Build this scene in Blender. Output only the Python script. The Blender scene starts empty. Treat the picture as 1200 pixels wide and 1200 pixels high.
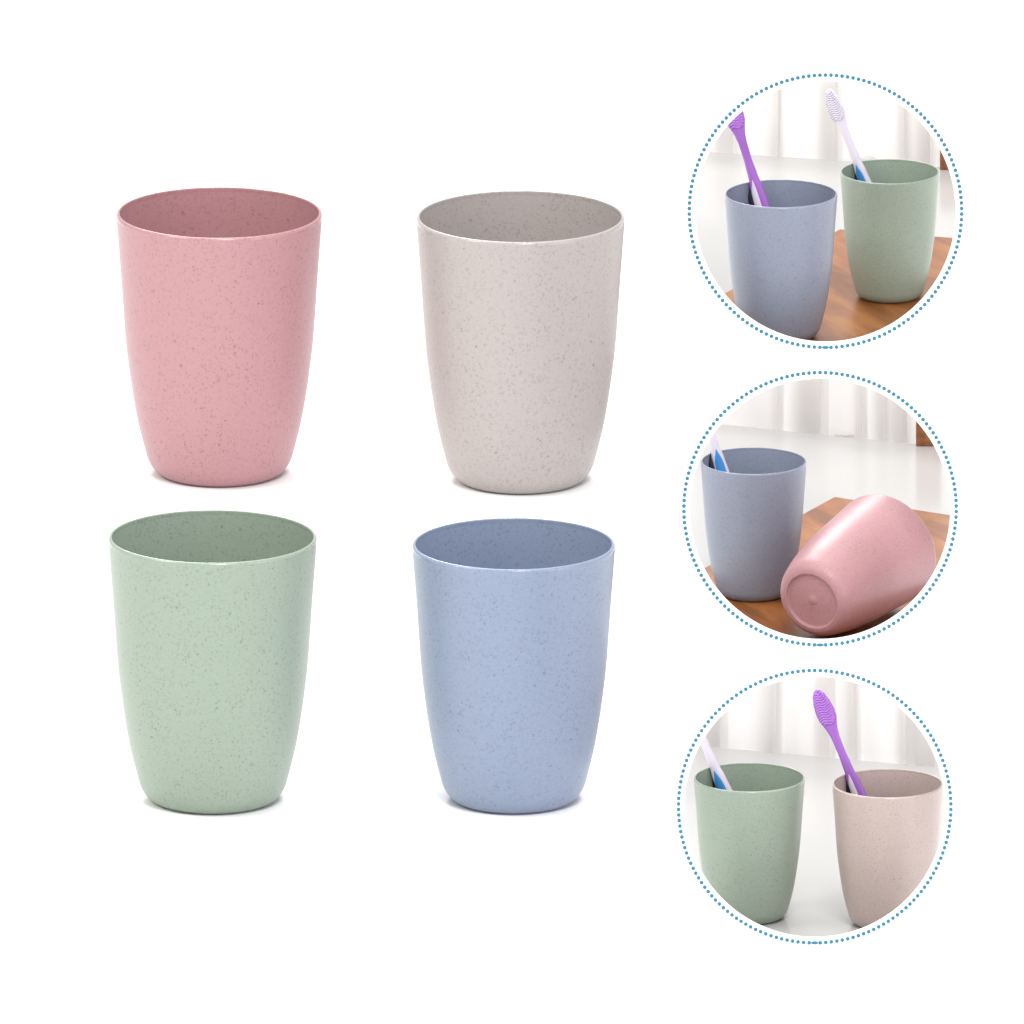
import bpy, bmesh, math, random
from mathutils import Vector, Matrix

random.seed(7)
sc = bpy.context.scene
C = sc.collection
PI = math.pi
U = 0.36e-3                      # metres per photograph pixel at the focus point
D = 20.0                         # camera distance (long lens)
EL = math.radians(15.0)          # camera looks down by 15 degrees
sE, cE = math.sin(EL), math.cos(EL)

# ------------------------------------------------------------------ helpers
def srgb(r, g, b):
    f = lambda v: (v/255/12.92) if v/255 <= .04045 else ((v/255+.055)/1.055)**2.4
    return (f(r), f(g), f(b), 1)

def link(o, parent=None):
    C.objects.link(o)
    if parent is not None:
        o.parent = parent
    return o

def obj(name, bm, mat, parent=None, smooth=True):
    me = bpy.data.meshes.new(name)
    bmesh.ops.recalc_face_normals(bm, faces=bm.faces)
    bm.to_mesh(me); bm.free()
    if smooth:
        me.polygons.foreach_set('use_smooth', [True]*len(me.polygons))
    me.materials.append(mat)
    return link(bpy.data.objects.new(name, me), parent)

def tag(o, label, cat, group=None, kind=None):
    o['label'] = label; o['category'] = cat
    if group: o['group'] = group
    if kind: o['kind'] = kind
    return o

def thing(name, label, cat, loc=(0, 0, 0), group=None):
    o = bpy.data.objects.new(name, None)
    o.empty_display_size = 0.02
    o.location = loc
    link(o)
    return tag(o, label, cat, group)

def ground(px, py, h=0.0):
    """world point at height h seen at photograph pixel (px, py)"""
    cam = Vector((0, -D*cE, D*sE))
    d = Vector(((px-600)*U, 0, 0)) + Vector((0, sE, cE))*((600-py)*U) + Vector((0, cE, -sE))*D
    t = (h-cam.z)/d.z
    return cam + d*t

def unit(p):
    cam = Vector((0, -D*cE, D*sE))
    return U*((p-cam).dot(Vector((0, cE, -sE))))/D

def lathe(prof, seg=128, bm=None):
    """surface of revolution about z from (r, z) pairs"""
    bm = bm or bmesh.new()
    rings = []
    for r, z in prof:
        if r < 1e-6:
            rings.append([bm.verts.new((0, 0, z))])
        else:
            rings.append([bm.verts.new((r*math.cos(2*PI*i/seg), r*math.sin(2*PI*i/seg), z)) for i in range(seg)])
    for a, b in zip(rings, rings[1:]):
        for i in range(seg):
            j = (i+1) % seg
            if len(a) == 1:
                bm.faces.new((a[0], b[i], b[j]))
            elif len(b) == 1:
                bm.faces.new((a[i], a[j], b[0]))
            else:
                bm.faces.new((a[i], a[j], b[j], b[i]))
    return bm

def box(bm, x0, x1, y0, y1, z0, z1):
    v = [bm.verts.new(p) for p in ((x0,y0,z0),(x1,y0,z0),(x1,y1,z0),(x0,y1,z0),(x0,y0,z1),(x1,y0,z1),(x1,y1,z1),(x0,y1,z1))]
    for f in ((0,3,2,1),(4,5,6,7),(0,1,5,4),(1,2,6,5),(2,3,7,6),(3,0,4,7)):
        bm.faces.new([v[i] for i in f])
    return bm

def prism(poly, z0, z1, bevel=0):
    bm = bmesh.new()
    a = [bm.verts.new((x, y, z0)) for x, y in poly]
    b = [bm.verts.new((x, y, z1)) for x, y in poly]
    bm.faces.new(a[::-1]); bm.faces.new(b)
    n = len(poly)
    for i in range(n):
        j = (i+1) % n
        bm.faces.new((a[i], a[j], b[j], b[i]))
    if bevel:
        bmesh.ops.bevel(bm, geom=list(bm.edges), offset=bevel, segments=2, affect='EDGES', profile=.5)
    return bm

def catmull(pts, n=8):
    out = []
    P = [pts[0]] + list(pts) + [pts[-1]]
    for i in range(1, len(P)-2):
        p0, p1, p2, p3 = P[i-1], P[i], P[i+1], P[i+2]
        for k in range(n):
            t = k/n
            out.append(tuple(.5*(2*b + (c-a)*t + (2*a-5*b+4*c-d)*t*t + (3*b-a-3*c+d)*t**3)
                             for a, b, c, d in zip(p0, p1, p2, p3)))
    out.append(tuple(pts[-1]))
    return out

# ------------------------------------------------------------------ materials
def new_mat(name):
    m = bpy.data.materials.new(name); m.use_nodes = True
    nt = m.node_tree
    return m, nt, nt.nodes['Principled BSDF']

def plain(name, col, rough=.5, spec=.5, trans=0.0, sss=0.0):
    m, nt, b = new_mat(name)
    b.inputs['Base Color'].default_value = col
    b.inputs['Roughness'].default_value = rough
    b.inputs['Specular IOR Level'].default_value = spec
    b.inputs['Transmission Weight'].default_value = trans
    if sss:
        b.inputs['Subsurface Weight'].default_value = sss
        b.inputs['Subsurface Radius'].default_value = (.002, .002, .002)
        b.inputs['Subsurface Scale'].default_value = 1
    return m

def speckled(name, col, rough=.38):
    """plastic filled with straw fibre: fine darker specks, faint mottling"""
    m, nt, b = new_mat(name)
    N, L = nt.nodes, nt.links
    tc = N.new('ShaderNodeTexCoord')
    def mix(mode, fac, a, bb):
        n = N.new('ShaderNodeMix'); n.data_type = 'RGBA'; n.blend_type = mode
        if isinstance(fac, float): n.inputs[0].default_value = fac
        else: L.new(fac, n.inputs[0])
        for idx, v in ((6, a), (7, bb)):
            if isinstance(v, tuple): n.inputs[idx].default_value = v
            else: L.new(v, n.inputs[idx])
        return n.outputs[2]
    def ramp(src, p0, p1, c0, c1):
        r = N.new('ShaderNodeMapRange'); r.interpolation_type = 'SMOOTHSTEP'
        r.inputs['From Min'].default_value = p0; r.inputs['From Max'].default_value = p1
        r.inputs['To Min'].default_value = c0; r.inputs['To Max'].default_value = c1
        L.new(src, r.inputs['Value']); return r.outputs['Result']
    def noise(scale, detail=2, rough=.5):
        n = N.new('ShaderNodeTexNoise'); n.inputs['Scale'].default_value = scale
        n.inputs['Detail'].default_value = detail; n.inputs['Roughness'].default_value = rough
        L.new(tc.outputs['Object'], n.inputs['Vector']); return n.outputs['Fac']
    def specks(scale, keep, size):
        v = N.new('ShaderNodeTexVoronoi'); v.inputs['Scale'].default_value = scale
        wn = N.new('ShaderNodeTexNoise'); wn.inputs['Scale'].default_value = scale*1.3; wn.inputs['Detail'].default_value = 2
        L.new(tc.outputs['Object'], wn.inputs['Vector'])
        vm = N.new('ShaderNodeVectorMath'); vm.operation = 'MULTIPLY_ADD'
        L.new(wn.outputs['Color'], vm.inputs[0]); vm.inputs[1].default_value = (1.3/scale,)*3
        L.new(tc.outputs['Object'], vm.inputs[2])
        L.new(vm.outputs[0], v.inputs['Vector'])
        s = N.new('ShaderNodeSeparateColor'); L.new(v.outputs['Color'], s.inputs[0])
        d = ramp(v.outputs['Distance'], size*.35, size, 1, 0)
        k = ramp(s.outputs[0], 1-keep-.06, 1-keep+.06, 0, 1)
        mm = N.new('ShaderNodeMath'); mm.operation = 'MULTIPLY'
        L.new(d, mm.inputs[0]); L.new(k, mm.inputs[1]); return mm.outputs[0]
    dark = tuple(c*.78 for c in col[:3]) + (1,)
    darker = tuple(c*.62 for c in col[:3]) + (1,)
    lite = tuple(min(1, c*1.07) for c in col[:3]) + (1,)
    def mul(a, b2):
        n = N.new('ShaderNodeMath'); n.operation = 'MULTIPLY'
        L.new(a, n.inputs[0]); L.new(b2, n.inputs[1]); return n.outputs[0]
    clump = ramp(noise(3.2, 3, .6), .40, .62, .50, 1)
    clump2 = ramp(noise(4.1, 2, .6), .42, .60, .5, 1)
    c1 = mix('MIX', ramp(noise(40, 4, .7), .40, .64, 0, .7), col, lite)
    c2 = mix('MIX', ramp(noise(28, 3, .7), .52, .70, 0, .40), c1, dark)
    c3 = mix('MIX', mul(specks(30, .55, .48), clump), c2, dark)
    c4 = mix('MIX', mul(specks(22, .14, .36), clump2), c3, darker)
    L.new(c4, b.inputs['Base Color'])
    b.inputs['Roughness'].default_value = rough
    b.inputs['Specular IOR Level'].default_value = .4
    bp = N.new('ShaderNodeBump'); bp.inputs['Strength'].default_value = .06; bp.inputs['Distance'].default_value = .02
    L.new(noise(60, 2), bp.inputs['Height']); L.new(bp.outputs['Normal'], b.inputs['Normal'])
    return m

M = {}
M['pink'] = speckled('pink_speckled_plastic', (.425, .226, .240, 1))
M['cream'] = speckled('cream_speckled_plastic', (.405, .366, .352, 1))
M['green'] = speckled('green_speckled_plastic', (.288, .350, .282, 1))
M['blue'] = speckled('blue_speckled_plastic', (.243, .290, .398, 1))
M['blue_warm_lit'] = speckled('blue_warm_lit_speckled_plastic', (.245, .275, .350, 1))  # the blue plastic greyed, warm indoor light painted into its colour
M['beige'] = speckled('beige_speckled_plastic', (.490, .398, .368, 1))
for k in list(M):                 # the moulded lip is polished smoother than the wall
    c = M[k].copy(); c.name = M[k].name.replace('plastic', 'lip')
    c.node_tree.nodes['Principled BSDF'].inputs['Roughness'].default_value = .17
    c.node_tree.nodes['Principled BSDF'].inputs['Specular IOR Level'].default_value = .5
    for n in c.node_tree.nodes:
        if n.type == 'BUMP': n.inputs['Strength'].default_value = 0
    M[k+'_rim'] = c
M['floor'] = plain('seamless_white_paper', (.93, .93, .93, 1), .9, .1)
M['white_board'] = plain('white_painted_board', (.93, .93, .93, 1), .7, .1)
M['dot'] = plain('teal_blue_print', srgb(58, 122, 150), .6, .2)
M['purple'] = plain('purple_plastic', srgb(150, 93, 182), .25, .5)
M['purple_bristle'] = plain('purple_bristle', srgb(168, 112, 200), .4, .4)
M['brush_white'] = plain('pale_lilac_white_plastic', srgb(206, 199, 212), .25, .5)
M['white_bristle'] = plain('white_bristle', srgb(208, 203, 216), .45, .3)
M['brush_blue'] = plain('blue_rubber', srgb(52, 128, 196), .4, .4)
M['dark_strip'] = plain('dark_navy_strip', srgb(32, 30, 48), .5, .3)  # dark navy strip at the handle's back and left edge

def table_mat():
    m, nt, b = new_mat('white_gloss_tabletop')
    b.inputs['Base Color'].default_value = (.45, .44, .43, 1)
    b.inputs['Roughness'].default_value = .16
    b.inputs['Specular IOR Level'].default_value = .4
    return m
M['table'] = table_mat()

def wood_mat(name, lo, mid, hi, scale, rot=0.0, rough=.35):
    m, nt, b = new_mat(name)
    N, L = nt.nodes, nt.links
    tc = N.new('ShaderNodeTexCoord')
    mp = N.new('ShaderNodeMapping')
    mp.inputs['Rotation'].default_value = (0, 0, rot)
    mp2 = N.new('ShaderNodeMapping'); mp2.inputs['Scale'].default_value = (1, .16, 1)
    L.new(tc.outputs['Object'], mp.inputs['Vector']); L.new(mp.outputs[0], mp2.inputs['Vector'])
    n1 = N.new('ShaderNodeTexNoise'); n1.inputs['Scale'].default_value = scale
    n1.inputs['Detail'].default_value = 6; n1.inputs['Roughness'].default_value = .6; n1.inputs['Distortion'].default_value = .8
    L.new(mp2.outputs[0], n1.inputs['Vector'])
    n2 = N.new('ShaderNodeTexNoise'); n2.inputs['Scale'].default_value = scale*.35
    L.new(tc.outputs['Object'], n2.inputs['Vector'])
    ad = N.new('ShaderNodeMath'); ad.operation = 'MULTIPLY_ADD'
    L.new(n2.outputs['Fac'], ad.inputs[0]); ad.inputs[1].default_value = .6
    sb = N.new('ShaderNodeMath'); sb.operation = 'SUBTRACT'
    L.new(n1.outputs['Fac'], sb.inputs[0]); sb.inputs[1].default_value = .3
    L.new(sb.outputs[0], ad.inputs[2])
    cr = N.new('ShaderNodeValToRGB')
    e = cr.color_ramp.elements
    e[0].position = .32; e[0].color = lo
    e[1].position = .72; e[1].color = hi
    k = e.new(.50); k.color = mid
    L.new(ad.outputs[0], cr.inputs[0]); L.new(cr.outputs[0], b.inputs['Base Color'])
    b.inputs['Roughness'].default_value = rough
    return m
M['wood'] = wood_mat('brown_wood_board', (.180, .058, .012, 1), (.265, .089, .020, 1), (.36, .135, .034, 1), .036, rot=math.radians(-24), rough=.28)
M['post_wood'] = wood_mat('brown_furniture_wood', (.12, .04, .014, 1), (.24, .085, .025, 1), (.32, .125, .04, 1), .08)

def curtain_mat():
    m = bpy.data.materials.new('sheer_white_curtain'); m.use_nodes = True
    nt = m.node_tree; N, L = nt.nodes, nt.links
    N.clear()
    out = N.new('ShaderNodeOutputMaterial')
    d = N.new('ShaderNodeBsdfDiffuse'); d.inputs['Color'].default_value = (.80, .775, .755, 1)
    t = N.new('ShaderNodeBsdfTranslucent'); t.inputs['Color'].default_value = (.80, .78, .77, 1)
    mx = N.new('ShaderNodeMixShader'); mx.inputs[0].default_value = .42
    L.new(d.outputs[0], mx.inputs[1]); L.new(t.outputs[0], mx.inputs[2]); L.new(mx.outputs[0], out.inputs['Surface'])
    return m
M['curtain'] = curtain_mat()

# ------------------------------------------------------------------ floor
bm = bmesh.new()
v = [bm.verts.new(p) for p in ((-5, -5, 0), (5, -5, 0), (5, 5, 0), (-5, 5, 0))]
bm.faces.new(v)
fl = obj('floor', bm, M['floor'], smooth=False)
tag(fl, 'plain seamless white floor under the cups and round pictures', 'floor', kind='structure')

# ------------------------------------------------------------------ cups (unit: rim radius = 1, height 2.6)
H = 2.615
KZ = H/2.6
OUT = [(1.0, 2.556), (.980, 2.28), (.9565, 1.961), (.917, 1.386), (.886, 1.10), (.846, .811),
       (.795, .525), (.732, .270), (.694, .145), (.640, .058), (.580, .013), (.520, .0)]
def body_bm():
    o = catmull(OUT, 8)
    th = .034
    inner = [(r-th, z) for r, z in o if z > .30]
    inner += [(.70, .24), (.66, .17), (.58, .125), (.40, .115), (0, .115)]
    sc_ = lambda q: [(r, z*KZ) for r, z in q]
    bm = lathe(sc_(inner[::-1]))
    return lathe(sc_(o), bm=bm)
def rim_bm():
    # smooth rounded lip, its outer shoulder broader than the inner one
    p = [(1.0, 2.556)]
    for k in range(1, 11):
        a = PI/2*k/10
        p.append((.976 + .0255*math.cos(a), 2.562 + .038*math.sin(a)))
    for k in range(1, 8):
        a = PI/2*k/7
        p.append((.976 - .010*math.sin(a), 2.588 + .012*math.cos(a)))
    p += [(.966, 2.556)]
    return lathe([(r, z*KZ) for r, z in p])
def base_bm():
    p = [(.520, 0), (.510, -.002), (.500, .002), (.495, .010), (.491, .036), (.486, .045), (.476, .049), (.460, .050), (.10, .050), (.085, .047),
         (.06, .032), (.02, .026), (0, .026)]
    return lathe(p)

def make_cup():
    t = thing('cup', 'x', 'cup')
    obj('body', body_bm(), M['pink'], t)
    obj('rim', rim_bm(), M['pink'], t)
    obj('base', base_bm(), M['pink'], t)
    return t

cup0 = make_cup()
used = [False]
def place_cup(mat, label, group, loc, scale, rz=0.0, matrix=None):
    if not used[0]:
        r = cup0; kids = list(cup0.children); used[0] = True
    else:
        r = cup0.copy(); C.objects.link(r); kids = []
        for ch in cup0.children:
            c = ch.copy(); C.objects.link(c); c.parent = r; kids.append(c)
    for c in kids:
        c.material_slots[0].link = 'OBJECT'
        c.material_slots[0].material = M[mat]
    for c in kids:
        if c.name.startswith('rim'):
            c.material_slots[0].material = M[mat+'_rim']
    r['label'] = label; r['group'] = group
    if matrix is not None:
        r.matrix_world = matrix
    else:
        r.location = loc; r.scale = (scale,)*3; r.rotation_euler = (0, 0, rz)
    return r

BIG = 'large speckled cups on the white floor'
for mat, rx, ry, R, rz, lab in (
        ('pink', 257.5, 249.5, 120.5, 0.4, 'large pink speckled cup standing empty on white, behind the big green cup'),
        ('cream', 610, 254, 122, 1.7, 'large greyish white speckled cup standing empty on white, behind the big blue cup'),
        ('green', 249.7, 628.5, 122, 2.9, 'large pale green speckled cup standing empty on white, in front of the pink cup'),
        ('blue', 602, 637, 118.7, 4.4, 'large light blue speckled cup standing empty on white, in front of the white cup')):
    p = ground(rx, ry + H*R*cE)
    place_cup(mat, lab, BIG, p, R*unit(p), rz)

# ------------------------------------------------------------------ toothbrush (unit: photograph pixel, length 285, tip at z = 285)
W = [(0, 1.5), (2.5, 5), (8, 8), (18, 10.6), (28, 11.8), (36, 11.2), (44, 8.4), (52, 6.2), (62, 5.0), (80, 4.7),
     (100, 5.6), (118, 7.6), (140, 8.8), (200, 8.8), (250, 8.0), (274, 6.5), (282, 4), (285, 1.2)]
T = [(0, 1), (2.5, 2), (8, 2.6), (18, 2.8), (28, 2.9), (36, 2.9), (44, 3.0), (52, 3.4), (62, 3.9), (80, 4.3),
     (100, 4.8), (118, 5.4), (140, 5.6), (200, 5.6), (250, 5.2), (274, 4.5), (282, 3), (285, 1)]
def interp(tab, l):
    if l <= tab[0][0]: return tab[0][1]
    for (a, va), (b, vb) in zip(tab, tab[1:]):
        if l <= b:
            t = (l-a)/(b-a); t = t*t*(3-2*t)
            return va + (vb-va)*t
    return tab[-1][1]
LEN = 285
def handle_bm():
    bm = bmesh.new(); seg = 28; rings = []
    ls = [i for i in range(0, 12, 2)] + list(range(12, 272, 4)) + list(range(272, 286, 2)) + [285]
    for l in ls:
        w, t = interp(W, l), interp(T, l)
        ring = []
        for i in range(seg):
            a = 2*PI*i/seg
            ca, sa = math.cos(a), math.sin(a)
            e = .75
            ring.append(bm.verts.new((w*math.copysign(abs(ca)**e, ca), t*math.copysign(abs(sa)**e, sa), LEN-l)))
        rings.append(ring)
    for a, b in zip(rings, rings[1:]):
        for i in range(seg):
            bm.faces.new((a[i], a[(i+1) % seg], b[(i+1) % seg], b[i]))
    bm.faces.new(rings[0]); bm.faces.new(rings[-1][::-1])
    return bm
def inlay_bm(x_off, w0, l0, l1, depth):
    """teardrop rubber inlay, proud of the handle's front face"""
    bm = bmesh.new(); rows = []
    n = 34
    for k in range(n+1):
        l = l0 + (l1-l0)*k/n
        f = min(1, (k/n)*7)
        w = max(.25, w0*math.sin(PI/2*f))*(1 if k < n-3 else (n-k)/3*.8+.2)
        cx = x_off*min(1, .25+f)
        row = []
        hw, ht = interp(W, l), interp(T, l)
        for j in range(9):
            s = -1 + 2*j/8
            x = cx + s*w
            x = max(-hw*.97, min(hw*.97, x))
            yb = -ht*(max(0.0, 1-(abs(x)/hw)**(2/.75)))**(.75/2)
            row.append(bm.verts.new((x, yb - depth*(1-s**4) + .12, LEN-l)))
        rows.append(row)
    for a, b in zip(rows, rows[1:]):
        for j in range(8):
            bm.faces.new((a[j], a[j+1], b[j+1], b[j]))
    return bm
def back_strip_bm():
    """dark strip along the back and left edge of the handle"""
    bm = bmesh.new(); seg = 14; rings = []
    n = 30
    for k in range(n+1):
        l = 106 + (265-106)*k/n
        f = min(1, k/n*9); g = min(1, (n-k)/4)
        w = .4 + 4.2*f*g; t = .4 + 2.6*f*g
        cx = -interp(W, l)*.78 - 3.4*f; cy = 2.6
        rings.append([bm.verts.new((cx + w*math.cos(2*PI*i/seg), cy + t*math.sin(2*PI*i/seg), LEN-l)) for i in range(seg)])
    for a, b in zip(rings, rings[1:]):
        for i in range(seg):
            bm.faces.new((a[i], a[(i+1) % seg], b[(i+1) % seg], b[i]))
    bm.faces.new(rings[0]); bm.faces.new(rings[-1][::-1])
    return bm
def bristle_bm():
    bm = bmesh.new()
    for k in range(13):
        l = 5 + k*3.05
        w = interp(W, l) - 1.5
        y1 = -4.4 if k % 2 else -4.2
        n = 14; cols = []
        for j in range(n+1):
            s = -1 + 2*j/n
            x = s*w
            z = LEN - (l + 1.25*math.sin(s*PI*1.35 + .5))
            rnd = .25*math.sin(j*2.1+k)
            cols.append([bm.verts.new(q) for q in ((x, -2.2, z-1.45), (x, y1+rnd, z-1.25), (x, y1+rnd-.4, z), (x, y1+rnd, z+1.25), (x, -2.2, z+1.45))])
        for a, b in zip(cols, cols[1:]):
            for i in range(4):
                bm.faces.new((a[i], a[i+1], b[i+1], b[i]))
        bm.faces.new(cols[0]); bm.faces.new(cols[-1][::-1])
    return bm
def make_brush(name, hm, im, gm, brm, inlay_x, inlay_w):
    t = thing(name, 'x', 'toothbrush')
    obj('handle', handle_bm(), hm, t)
    obj('grip_inlay', inlay_bm(inlay_x, inlay_w, 106, 262, .9), im, t)
    obj('back_strip', back_strip_bm(), gm, t)
    obj('bristles', bristle_bm(), brm, t)
    return t
purple0 = make_brush('toothbrush', M['purple'], M['brush_white'], M['dark_strip'], M['purple_bristle'], -3.8, 4.6)
white0 = make_brush('toothbrush', M['brush_white'], M['brush_blue'], M['dark_strip'], M['white_bristle'], -1.2, 6.0)
first = {purple0.name: True, white0.name: True}
def place_brush(src, label, bottom, lean, scale, twist=0.0):
    """stand the brush with its end at world point `bottom`, leaning through `lean`, bristles towards the viewer"""
    if first[src.name]:
        r = src; first[src.name] = False
    else:
        r = src.copy(); C.objects.link(r)
        for ch in src.children:
            c = ch.copy(); C.objects.link(c); c.parent = r
    z = (lean-bottom).normalized()
    y = Vector((0, 1, 0)); y = (y - z*y.dot(z)).normalized()
    x = y.cross(z)
    R3 = Matrix((x, y, z)).transposed() @ Matrix.Rotation(twist, 3, 'Z')
    r.matrix_world = Matrix.Translation(bottom) @ R3.to_4x4() @ Matrix.Scale(scale, 4)
    tag(r, label, 'toothbrush', 'toothbrushes leaning in small cups')
    return r

# ------------------------------------------------------------------ the three round pictures, each a small set behind a round window
KP = 112.0     # the front panel stands this far (pixels) in front of the set
class Set:
    def __init__(s, cx, cy):
        s.cx, s.cy = cx, cy
        s.O = ground(cx, cy+172); s.u = unit(s.O)
    def l(s, px, py, Z):                     # photograph pixel at height Z -> local pixel units
        return (ground(px, py, Z*s.u)-s.O)/s.u
    def height(s, py, Y):                    # local height that appears at photograph row py when it stands at local depth Y
        y = s.O.y + Y*s.u
        d = Vector((0, sE, cE))*((600-py)*U) + Vector((0, cE, -sE))*D
        return (D*sE + d.z*(y+D*cE)/d.y)/s.u
    def w(s, v):
        return s.O + Vector(v)*s.u

def frame(S, label):
    t = thing('round_frame', label, 'frame', S.w((0, -KP/cE, 0)), 'white round window frames with dotted blue borders')
    u = S.u
    # local frame of the leaning panel: x right, y up along the panel, z towards the viewer
    h0 = -KP/cE
    Rm = Matrix(((1, 0, 0), (0, sE, -cE), (0, cE, sE)))
    cyl = 172 + KP*sE/cE                      # window centre above the foot of the panel, along the panel
    top = cyl + 171
    bm = bmesh.new(); n = 256; r0 = 152.2; hw = 171; th = 7
    def outer(a):
        ca, sa = math.cos(a), math.sin(a)
        k = 1e9
        if ca: k = min(k, hw/abs(ca))
        if sa > 0: k = min(k, (top-cyl)/sa)
        if sa < 0: k = min(k, (cyl)/-sa)
        return (k*ca, k*sa+cyl)
    angs = sorted([2*PI*i/n for i in range(n)] + [math.atan2(sy, sx) % (2*PI) for sx, sy in ((hw, 171), (-hw, 171), (hw, -cyl), (-hw, -cyl))])
    rings = [[], [], [], []]
    for a in angs:
        ox, oy = outer(a)
        ix, iy = r0*math.cos(a), r0*math.sin(a)+cyl
        jx, jy = (r0+1.5)*math.cos(a), (r0+1.5)*math.sin(a)+cyl
        for ring, p in zip(rings, ((ox, oy, 0), (ix, iy, 0), (jx, jy, -th), (ox, oy, -th))):
            ring.append(bm.verts.new(Rm @ (Vector(p)*u)))
    m = len(angs)
    for q in range(4):
        a, b = rings[q], rings[(q+1) % 4]
        for i in range(m):
            bm.faces.new((a[i], a[(i+1) % m], b[(i+1) % m], b[i]))
    obj('panel', bm, M['white_board'], t, smooth=False)
    # printed border of round dots, with one short dash at the bottom
    bm = bmesh.new(); nd = 154; rd = 159.3
    def disc(cx, cy, r, sx=1.0):
        seg = 14
        a = [bm.verts.new(Rm @ (Vector((cx+sx*r*math.cos(2*PI*i/seg), cy+r*math.sin(2*PI*i/seg), .12))*u)) for i in range(seg)]
        b = [bm.verts.new(Rm @ (Vector((cx+sx*r*math.cos(2*PI*i/seg), cy+r*math.sin(2*PI*i/seg), .5))*u)) for i in range(seg)]
        bm.faces.new(b)
        for i in range(seg):
            bm.faces.new((a[i], a[(i+1) % seg], b[(i+1) % seg], b[i]))
    for i in range(nd):
        a = -PI/2 + 2*PI*i/nd
        if i == 0:
            disc(rd*math.cos(a), rd*math.sin(a)+cyl, 1.9, 2.2)
        else:
            disc(rd*math.cos(a), rd*math.sin(a)+cyl, 2.25)
    obj('dotted_border', bm, M['dot'], t, smooth=False)
    # two struts behind the panel keep it standing
    for s in (-1, 1):
        bm = bmesh.new()
        x0, x1 = s*166-2, s*166+2
        pts = [(0+9, 0), (90, 0), (0.2679*200+9, 200)]
        a = [bm.verts.new(Vector((x0, y, z))*u) for y, z in pts]
        b = [bm.verts.new(Vector((x1, y, z))*u) for y, z in pts]
        bm.faces.new(a); bm.faces.new(b[::-1])
        for i in range(3):
            bm.faces.new((a[i], a[(i+1) % 3], b[(i+1) % 3], b[i]))
        obj('strut', bm, M['white_board'], t, smooth=False)
    return t

ZT = 14.0      # table top height, local pixels
ZB = 6.0       # board thickness
def local_obj(S, name, bm, mat, smooth=True):
    """one-mesh thing whose mesh is in local pixels"""
    o = obj(name, bm, mat, None, smooth)
    o.location = S.O; o.scale = (S.u,)*3
    return o

def table(S, pl, pr, label):
    a = S.l(pl[0], pl[1], ZT); b = S.l(pr[0], pr[1], ZT)
    yl = a.y + (b.y-a.y)*(-165-a.x)/(b.x-a.x); yr = a.y + (b.y-a.y)*(165-a.x)/(b.x-a.x)
    o = local_obj(S, 'table', prism([(-165, -88), (165, -88), (165, yr), (-165, yl)], 0, ZT, .8), M['table'], False)
    tag(o, label, 'table', 'white tables in the round pictures')
    return lambda x: yl + (yr-yl)*(x+165)/330

def curtain(S, edge, gap, label, pleats, seed):
    # the cloth's path seen from above; at every pleat it doubles back on itself (three layers)
    rnd = random.Random(seed)
    ph = [rnd.uniform(0, 6.28) for _ in range(4)]; fr = [rnd.uniform(.85, 1.15) for _ in range(4)]
    wave = lambda x: 5*math.sin(x/15*fr[0]+ph[0]) + 6*math.sin(x/34*fr[1]+ph[1]) + 1.6*math.sin(x/7*fr[2]+ph[2])
    ctl = []; x = -161.0
    for px, wd in sorted(pleats):
        c = px-S.cx
        while x < c-wd-4:
            ctl.append((x, 0)); x += 4
        ctl += [(c-wd*.4, 0), (c+wd*.7, 1), (c+wd, 4), (c+wd*.6, 7), (c-wd*.6, 9), (c-wd, 12), (c-wd*.6, 15), (c+wd*.5, 14), (c+wd*1.3, 8)]
        x = c+wd*1.3+5
    while x <= 163:
        ctl.append((x, 0)); x += 4
    path = catmull(ctl, 5)
    bm = bmesh.new(); cols = []
    for x, d in path:
        Y = edge(x) + gap + wave(x) + d
        top = S.height(S.cy-163, Y)
        col = []
        for k in range(11):
            z = .5 + (top-.5)*k/10
            col.append(bm.verts.new((x + .8*math.sin(z/40+x/50), Y + 1.5*math.sin(z/60+x/30), z)))
        cols.append(col)
    for a, b in zip(cols, cols[1:]):
        for k in range(10):
            bm.faces.new((a[k], b[k], b[k+1], a[k+1]))
    t = thing('curtain', label, 'curtain', S.O, 'white curtains in the round pictures')
    t.scale = (S.u,)*3
    obj('cloth', bm, M['curtain'], t)
    bm = bmesh.new()
    zt = [S.height(S.cy-164, edge(x)+gap) for x in (-162, 163)]
    ye = [edge(x)+gap for x in (-162, 163)]
    for k, x in enumerate((-162, 163)):
        box(bm, x-1, x+1, ye[k]-1, ye[k]+1, 0, zt[k])
    vs = []
    for k, x in enumerate((-163, 164)):
        vs.append([bm.verts.new((x, ye[k]+dy, zt[k]+dz)) for dy, dz in ((-1, 0), (1, 0), (1, 2), (-1, 2))])
    for q in range(4):
        bm.faces.new((vs[0][q], vs[0][(q+1) % 4], vs[1][(q+1) % 4], vs[1][q]))
    bm.faces.new(vs[0]); bm.faces.new(vs[1])
    obj('curtain_rail', bm, M['white_board'], t, smooth=False)
    return t

def board(S, corner, left, right, label):
    c = S.l(*corner, ZT+ZB); a = S.l(*left, ZT+ZB); b = S.l(*right, ZT+ZB)
    # left edge runs from the far corner towards the viewer until the set's front
    d = (a-c); f = (-70-c.y)/d.y; p1 = c + d*f
    poly = []
    if p1.x < -164:
        f = (-164-c.x)/d.x; p1 = c + d*f
        poly = [(p1.x, p1.y), (-164, -70)]
    else:
        poly = [(p1.x, -70)]
    e = (b-c); f = (164-c.x)/e.x; p2 = c + e*f
    poly += [(164, -70), (164, p2.y), (c.x, c.y)]
    o = local_obj(S, 'wooden_board', prism(poly, ZT+.1, ZT+ZB, .9), M['wood'], False)
    return tag(o, label, 'board', 'brown wooden boards in the round pictures')

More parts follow.
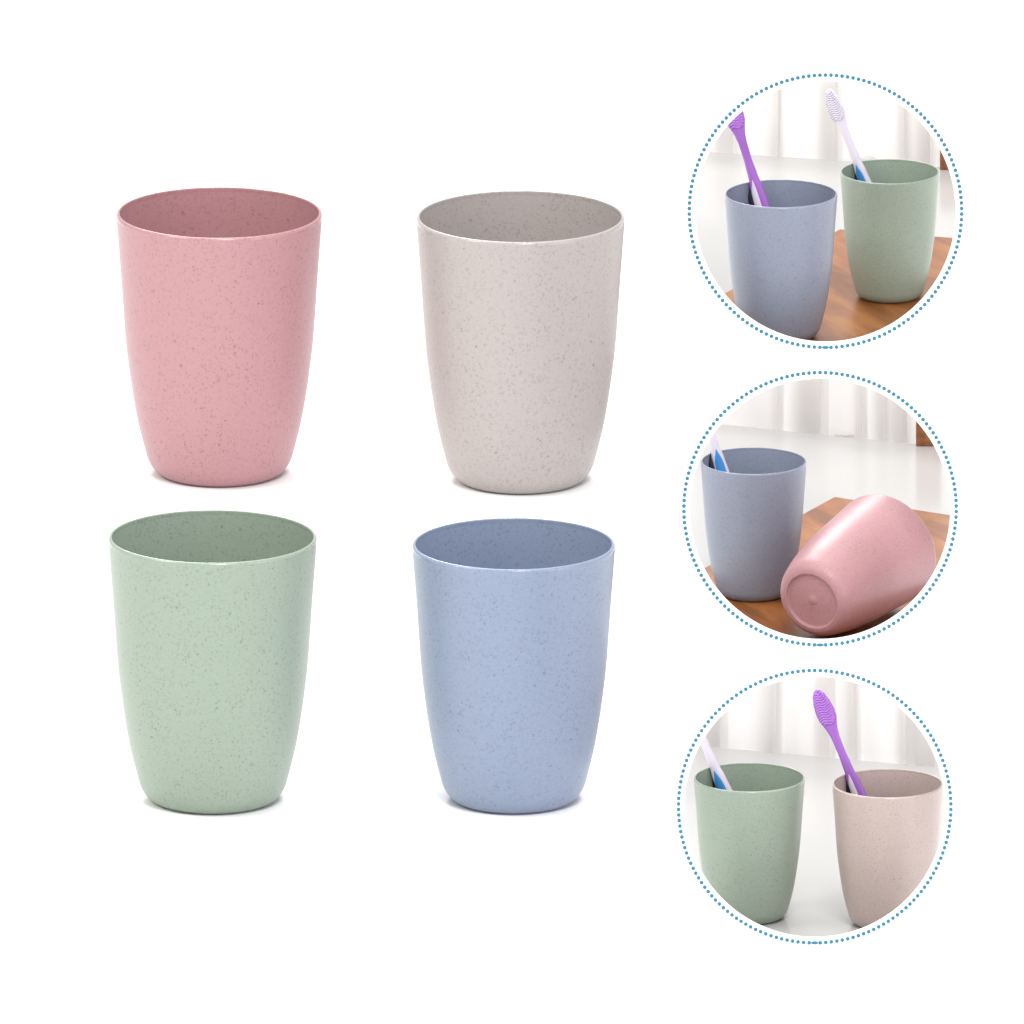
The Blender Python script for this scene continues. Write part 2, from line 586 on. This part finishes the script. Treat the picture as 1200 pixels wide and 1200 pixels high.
def small_cup(S, mat, label, rx, ry, R, zf, rz=0.0):
    """rim centre at (rx, ry) in the photograph, standing on local height zf"""
    base = S.l(rx, ry + H*R*cE, 0)
    base = S.l(rx, ry + H*R*cE, zf)
    place_cup(mat, label, 'small speckled cups in the round pictures', S.w(base), R*unit(S.w(base)), rz)
    return base
def brush_in(S, src, label, base, R, b, p, twist=0.0):
    B = S.w(base + Vector(b)); P = S.w(base + Vector((p[0], p[1], H*R)))
    place_brush(src, label, B, P, S.u*R/65, twist)

def post(S, x0, ybot, w, ytop, Y0, label):
    X = x0-S.cx
    Y0 = S.l(x0, ybot, ZT).y - 1
    X = S.l(x0, ybot, ZT).x
    zt = S.height(ytop, Y0)
    bm = bmesh.new()
    box(bm, X, X+w, Y0, Y0+13, ZT, zt)
    bmesh.ops.bevel(bm, geom=list(bm.edges), offset=1.2, segments=2, affect='EDGES', profile=.5)
    o = local_obj(S, 'wooden_post', bm, M['post_wood'], False)
    tag(o, label, 'post', 'wooden posts at the far edge of the tables')

def hem(S, cur, px, py, w, h):
    # a low bunch of gathered cloth lying on the table edge, part of the curtain
    c = S.l(px, py, ZT)
    bm = bmesh.new()
    bmesh.ops.create_icosphere(bm, subdivisions=4, radius=1)
    for vv in bm.verts:
        n = .08*math.sin(vv.co.x*5+1)+.05*math.cos(vv.co.y*4)
        vv.co = Vector((vv.co.x*w*(1+n), vv.co.y*w*.5*(1+n), max(-.02, vv.co.z)*h*(1+n)))
    bmesh.ops.translate(bm, verts=bm.verts, vec=c + Vector((0, 0, .03*h)))
    obj('gathered_hem', bm, M['curtain'], cur)

# ---- top picture
S = Set(966.6, 248.3)
frame(S, 'white panel whose round dotted window shows a blue and a green cup on wood')
Yb = table(S, (815, 177), (1120, 197), 'white tabletop behind the small blue cup and small green cup, topmost picture')
cu = curtain(S, Yb, 20, 'bright white folded curtain behind the standing blue and green cups', [(973, 11), (1061, 6), (1088, 9), (852, 12), (912, 5)], 3)
board(S, (984, 268.5), (852, 342), (1116, 278.5), 'brown wooden board carrying the small blue cup and small green cup')
zf = ZT+ZB
cb = small_cup(S, 'blue_warm_lit', 'small blue cup holding a purple toothbrush, on wood beside a green cup', 915, 227, 66, zf, 1.1)
cg = small_cup(S, 'green', 'small green cup holding a white toothbrush, on wood beside a blue cup', 1042.5, 201, 58, zf, 2.0)
brush_in(S, purple0, 'purple toothbrush with cropped head leaning in the small blue cup', cb, 66, (23, 0, 10), (-30, 48), -.15)
brush_in(S, white0, 'white toothbrush with whole white head leaning in the small green cup on wood', cg, 58, (21, 0, 8), (-37, 31), -.4)
hem(S, cu, 1016, 187.5, 11, 5)
post(S, 1101.5, 199, 26, 150, 0, 'brown wooden post right of the small green cup, at the table edge')

# ---- middle picture
S = Set(960.3, 596.2)
frame(S, 'white upright panel whose round dotted window shows a pink cup lying on its side')
Yb = table(S, (815, 494), (1110, 524), 'white tabletop behind the lying pink cup, middle picture')
cu = curtain(S, Yb, 20, 'white curtain with grey folds behind the lying pink cup', [(953, 14), (1038, 7), (1062, 8), (912, 5), (1010, 6)], 11)
board(S, (978, 582), (828, 664), (1110, 603), 'brown wooden board carrying the lying pink cup and a blue cup')
cb = small_cup(S, 'blue_warm_lit', 'small blue cup holding a white toothbrush, beside the pink cup lying on its side', 883, 540, 62, zf, 3.1)
brush_in(S, white0, 'white toothbrush with blue grip leaning in the blue cup beside the lying cup', cb, 62, (4, 0, 8), (-43, 30), .25)
hem(S, cu, 989.5, 510, 11, 4.5)
post(S, 1073.5, 523, 30, 452, 0, 'brown wooden post on the right, above the lying pink cup')
# the lying cup: axis points away to the right, resting on its side
R = 68
phi, tau = math.radians(60), math.radians(7.5)
a = Vector((math.cos(phi)*math.cos(tau), math.sin(phi)*math.cos(tau), math.sin(tau)))
side = Vector((0, 0, 1)).cross(a).normalized(); upv = a.cross(side)
R3 = Matrix((side, upv, a)).transposed() @ Matrix.Rotation(1.0, 3, 'Z')
low = min((R3 @ Vector((r*math.cos(k*PI/60), r*math.sin(k*PI/60), z))).z for r, z in catmull(OUT, 8) + [(1.006, 2.57)] for k in range(120))
zc = zf - low*R + .1
bc = S.l(951, 704.5, zc)
place_cup('pink', 'small pink cup lying on its side with its round base towards the viewer',
          'small speckled cups in the round pictures', None, 1, 0, Matrix.Translation(S.w(bc)) @ R3.to_4x4() @ Matrix.Scale(R*S.u, 4))

# ---- bottom picture
S = Set(954.0, 944.6)
frame(S, 'white upright panel whose round dotted window shows a green cup and a beige cup')
Yb = table(S, (800, 872), (1107, 900), 'glossy white tabletop under the green cup and beige cup, lowest picture')
cu = curtain(S, Yb, 20, 'white curtain with broad grey folds behind the green and beige cups', [(833, 15), (908, 6), (966, 10), (1001, 6), (1062, 6), (1088, 14)], 23)
cg = small_cup(S, 'green', 'small green cup holding a white toothbrush, on the white table beside a beige cup', 878, 910.5, 65, ZT, 4.2)
ce = small_cup(S, 'beige', 'small pinkish beige cup holding a purple toothbrush, on the white table', 1040, 917.5, 65, ZT, 5.3)
brush_in(S, white0, 'white toothbrush with blue grip leaning in the green cup beside the beige cup', cg, 65, (32, -4, 10), (-40, 40), -.3)
brush_in(S, purple0, 'purple toothbrush with wavy bristles leaning in the small beige cup', ce, 65, (24, 0, 10), (-43, 38), -.15)

# ------------------------------------------------------------------ light: a white studio
w = bpy.data.worlds.new('World'); sc.world = w; w.use_nodes = True
bg = w.node_tree.nodes['Background']
bg.inputs[0].default_value = (1, 1, 1, 1); bg.inputs[1].default_value = .70

def area(name, loc, target, size, power, col=(1, 1, 1)):
    l = bpy.data.lights.new(name, 'AREA'); l.shape = 'SQUARE'; l.size = size; l.energy = power; l.color = col
    o = bpy.data.objects.new(name, l); link(o)
    o.location = loc
    o.rotation_euler = (Vector(target)-Vector(loc)).to_track_quat('-Z', 'Y').to_euler()
    return o
area('softbox_overhead', (0, .3, 3.2), (0, .1, 0), 2.8, 70)
area('softbox_front', (.3, -2.3, 2.5), (0, 0, .05), .75, 50)
area('softbox_back', (-.5, 2.6, 2.3), (0, .3, .0), 1.0, 62)
area('softbox_left', (-2.1, -1.1, 2.4), (0, 0, .05), 1.0, 32, (1, .985, .90))
area('softbox_right', (2.4, -2.2, 1.0), (0, 0, .05), 1.4, 16, (.93, .88, 1))

# ------------------------------------------------------------------ camera
cam = bpy.data.cameras.new('camera')
co = bpy.data.objects.new('camera', cam); link(co)
co.location = (0, -D*cE, D*sE)
co.rotation_euler = (math.radians(90)-EL, 0, 0)
cam.sensor_width = 36
cam.lens = 36*D/(1200*U)
cam.clip_start = 1; cam.clip_end = 100
sc.camera = co
sc.view_settings.view_transform = 'Standard'
sc.view_settings.look = 'None'
sc.view_settings.exposure = 0
sc.view_settings.gamma = 1
sc.view_settings.use_curve_mapping = False
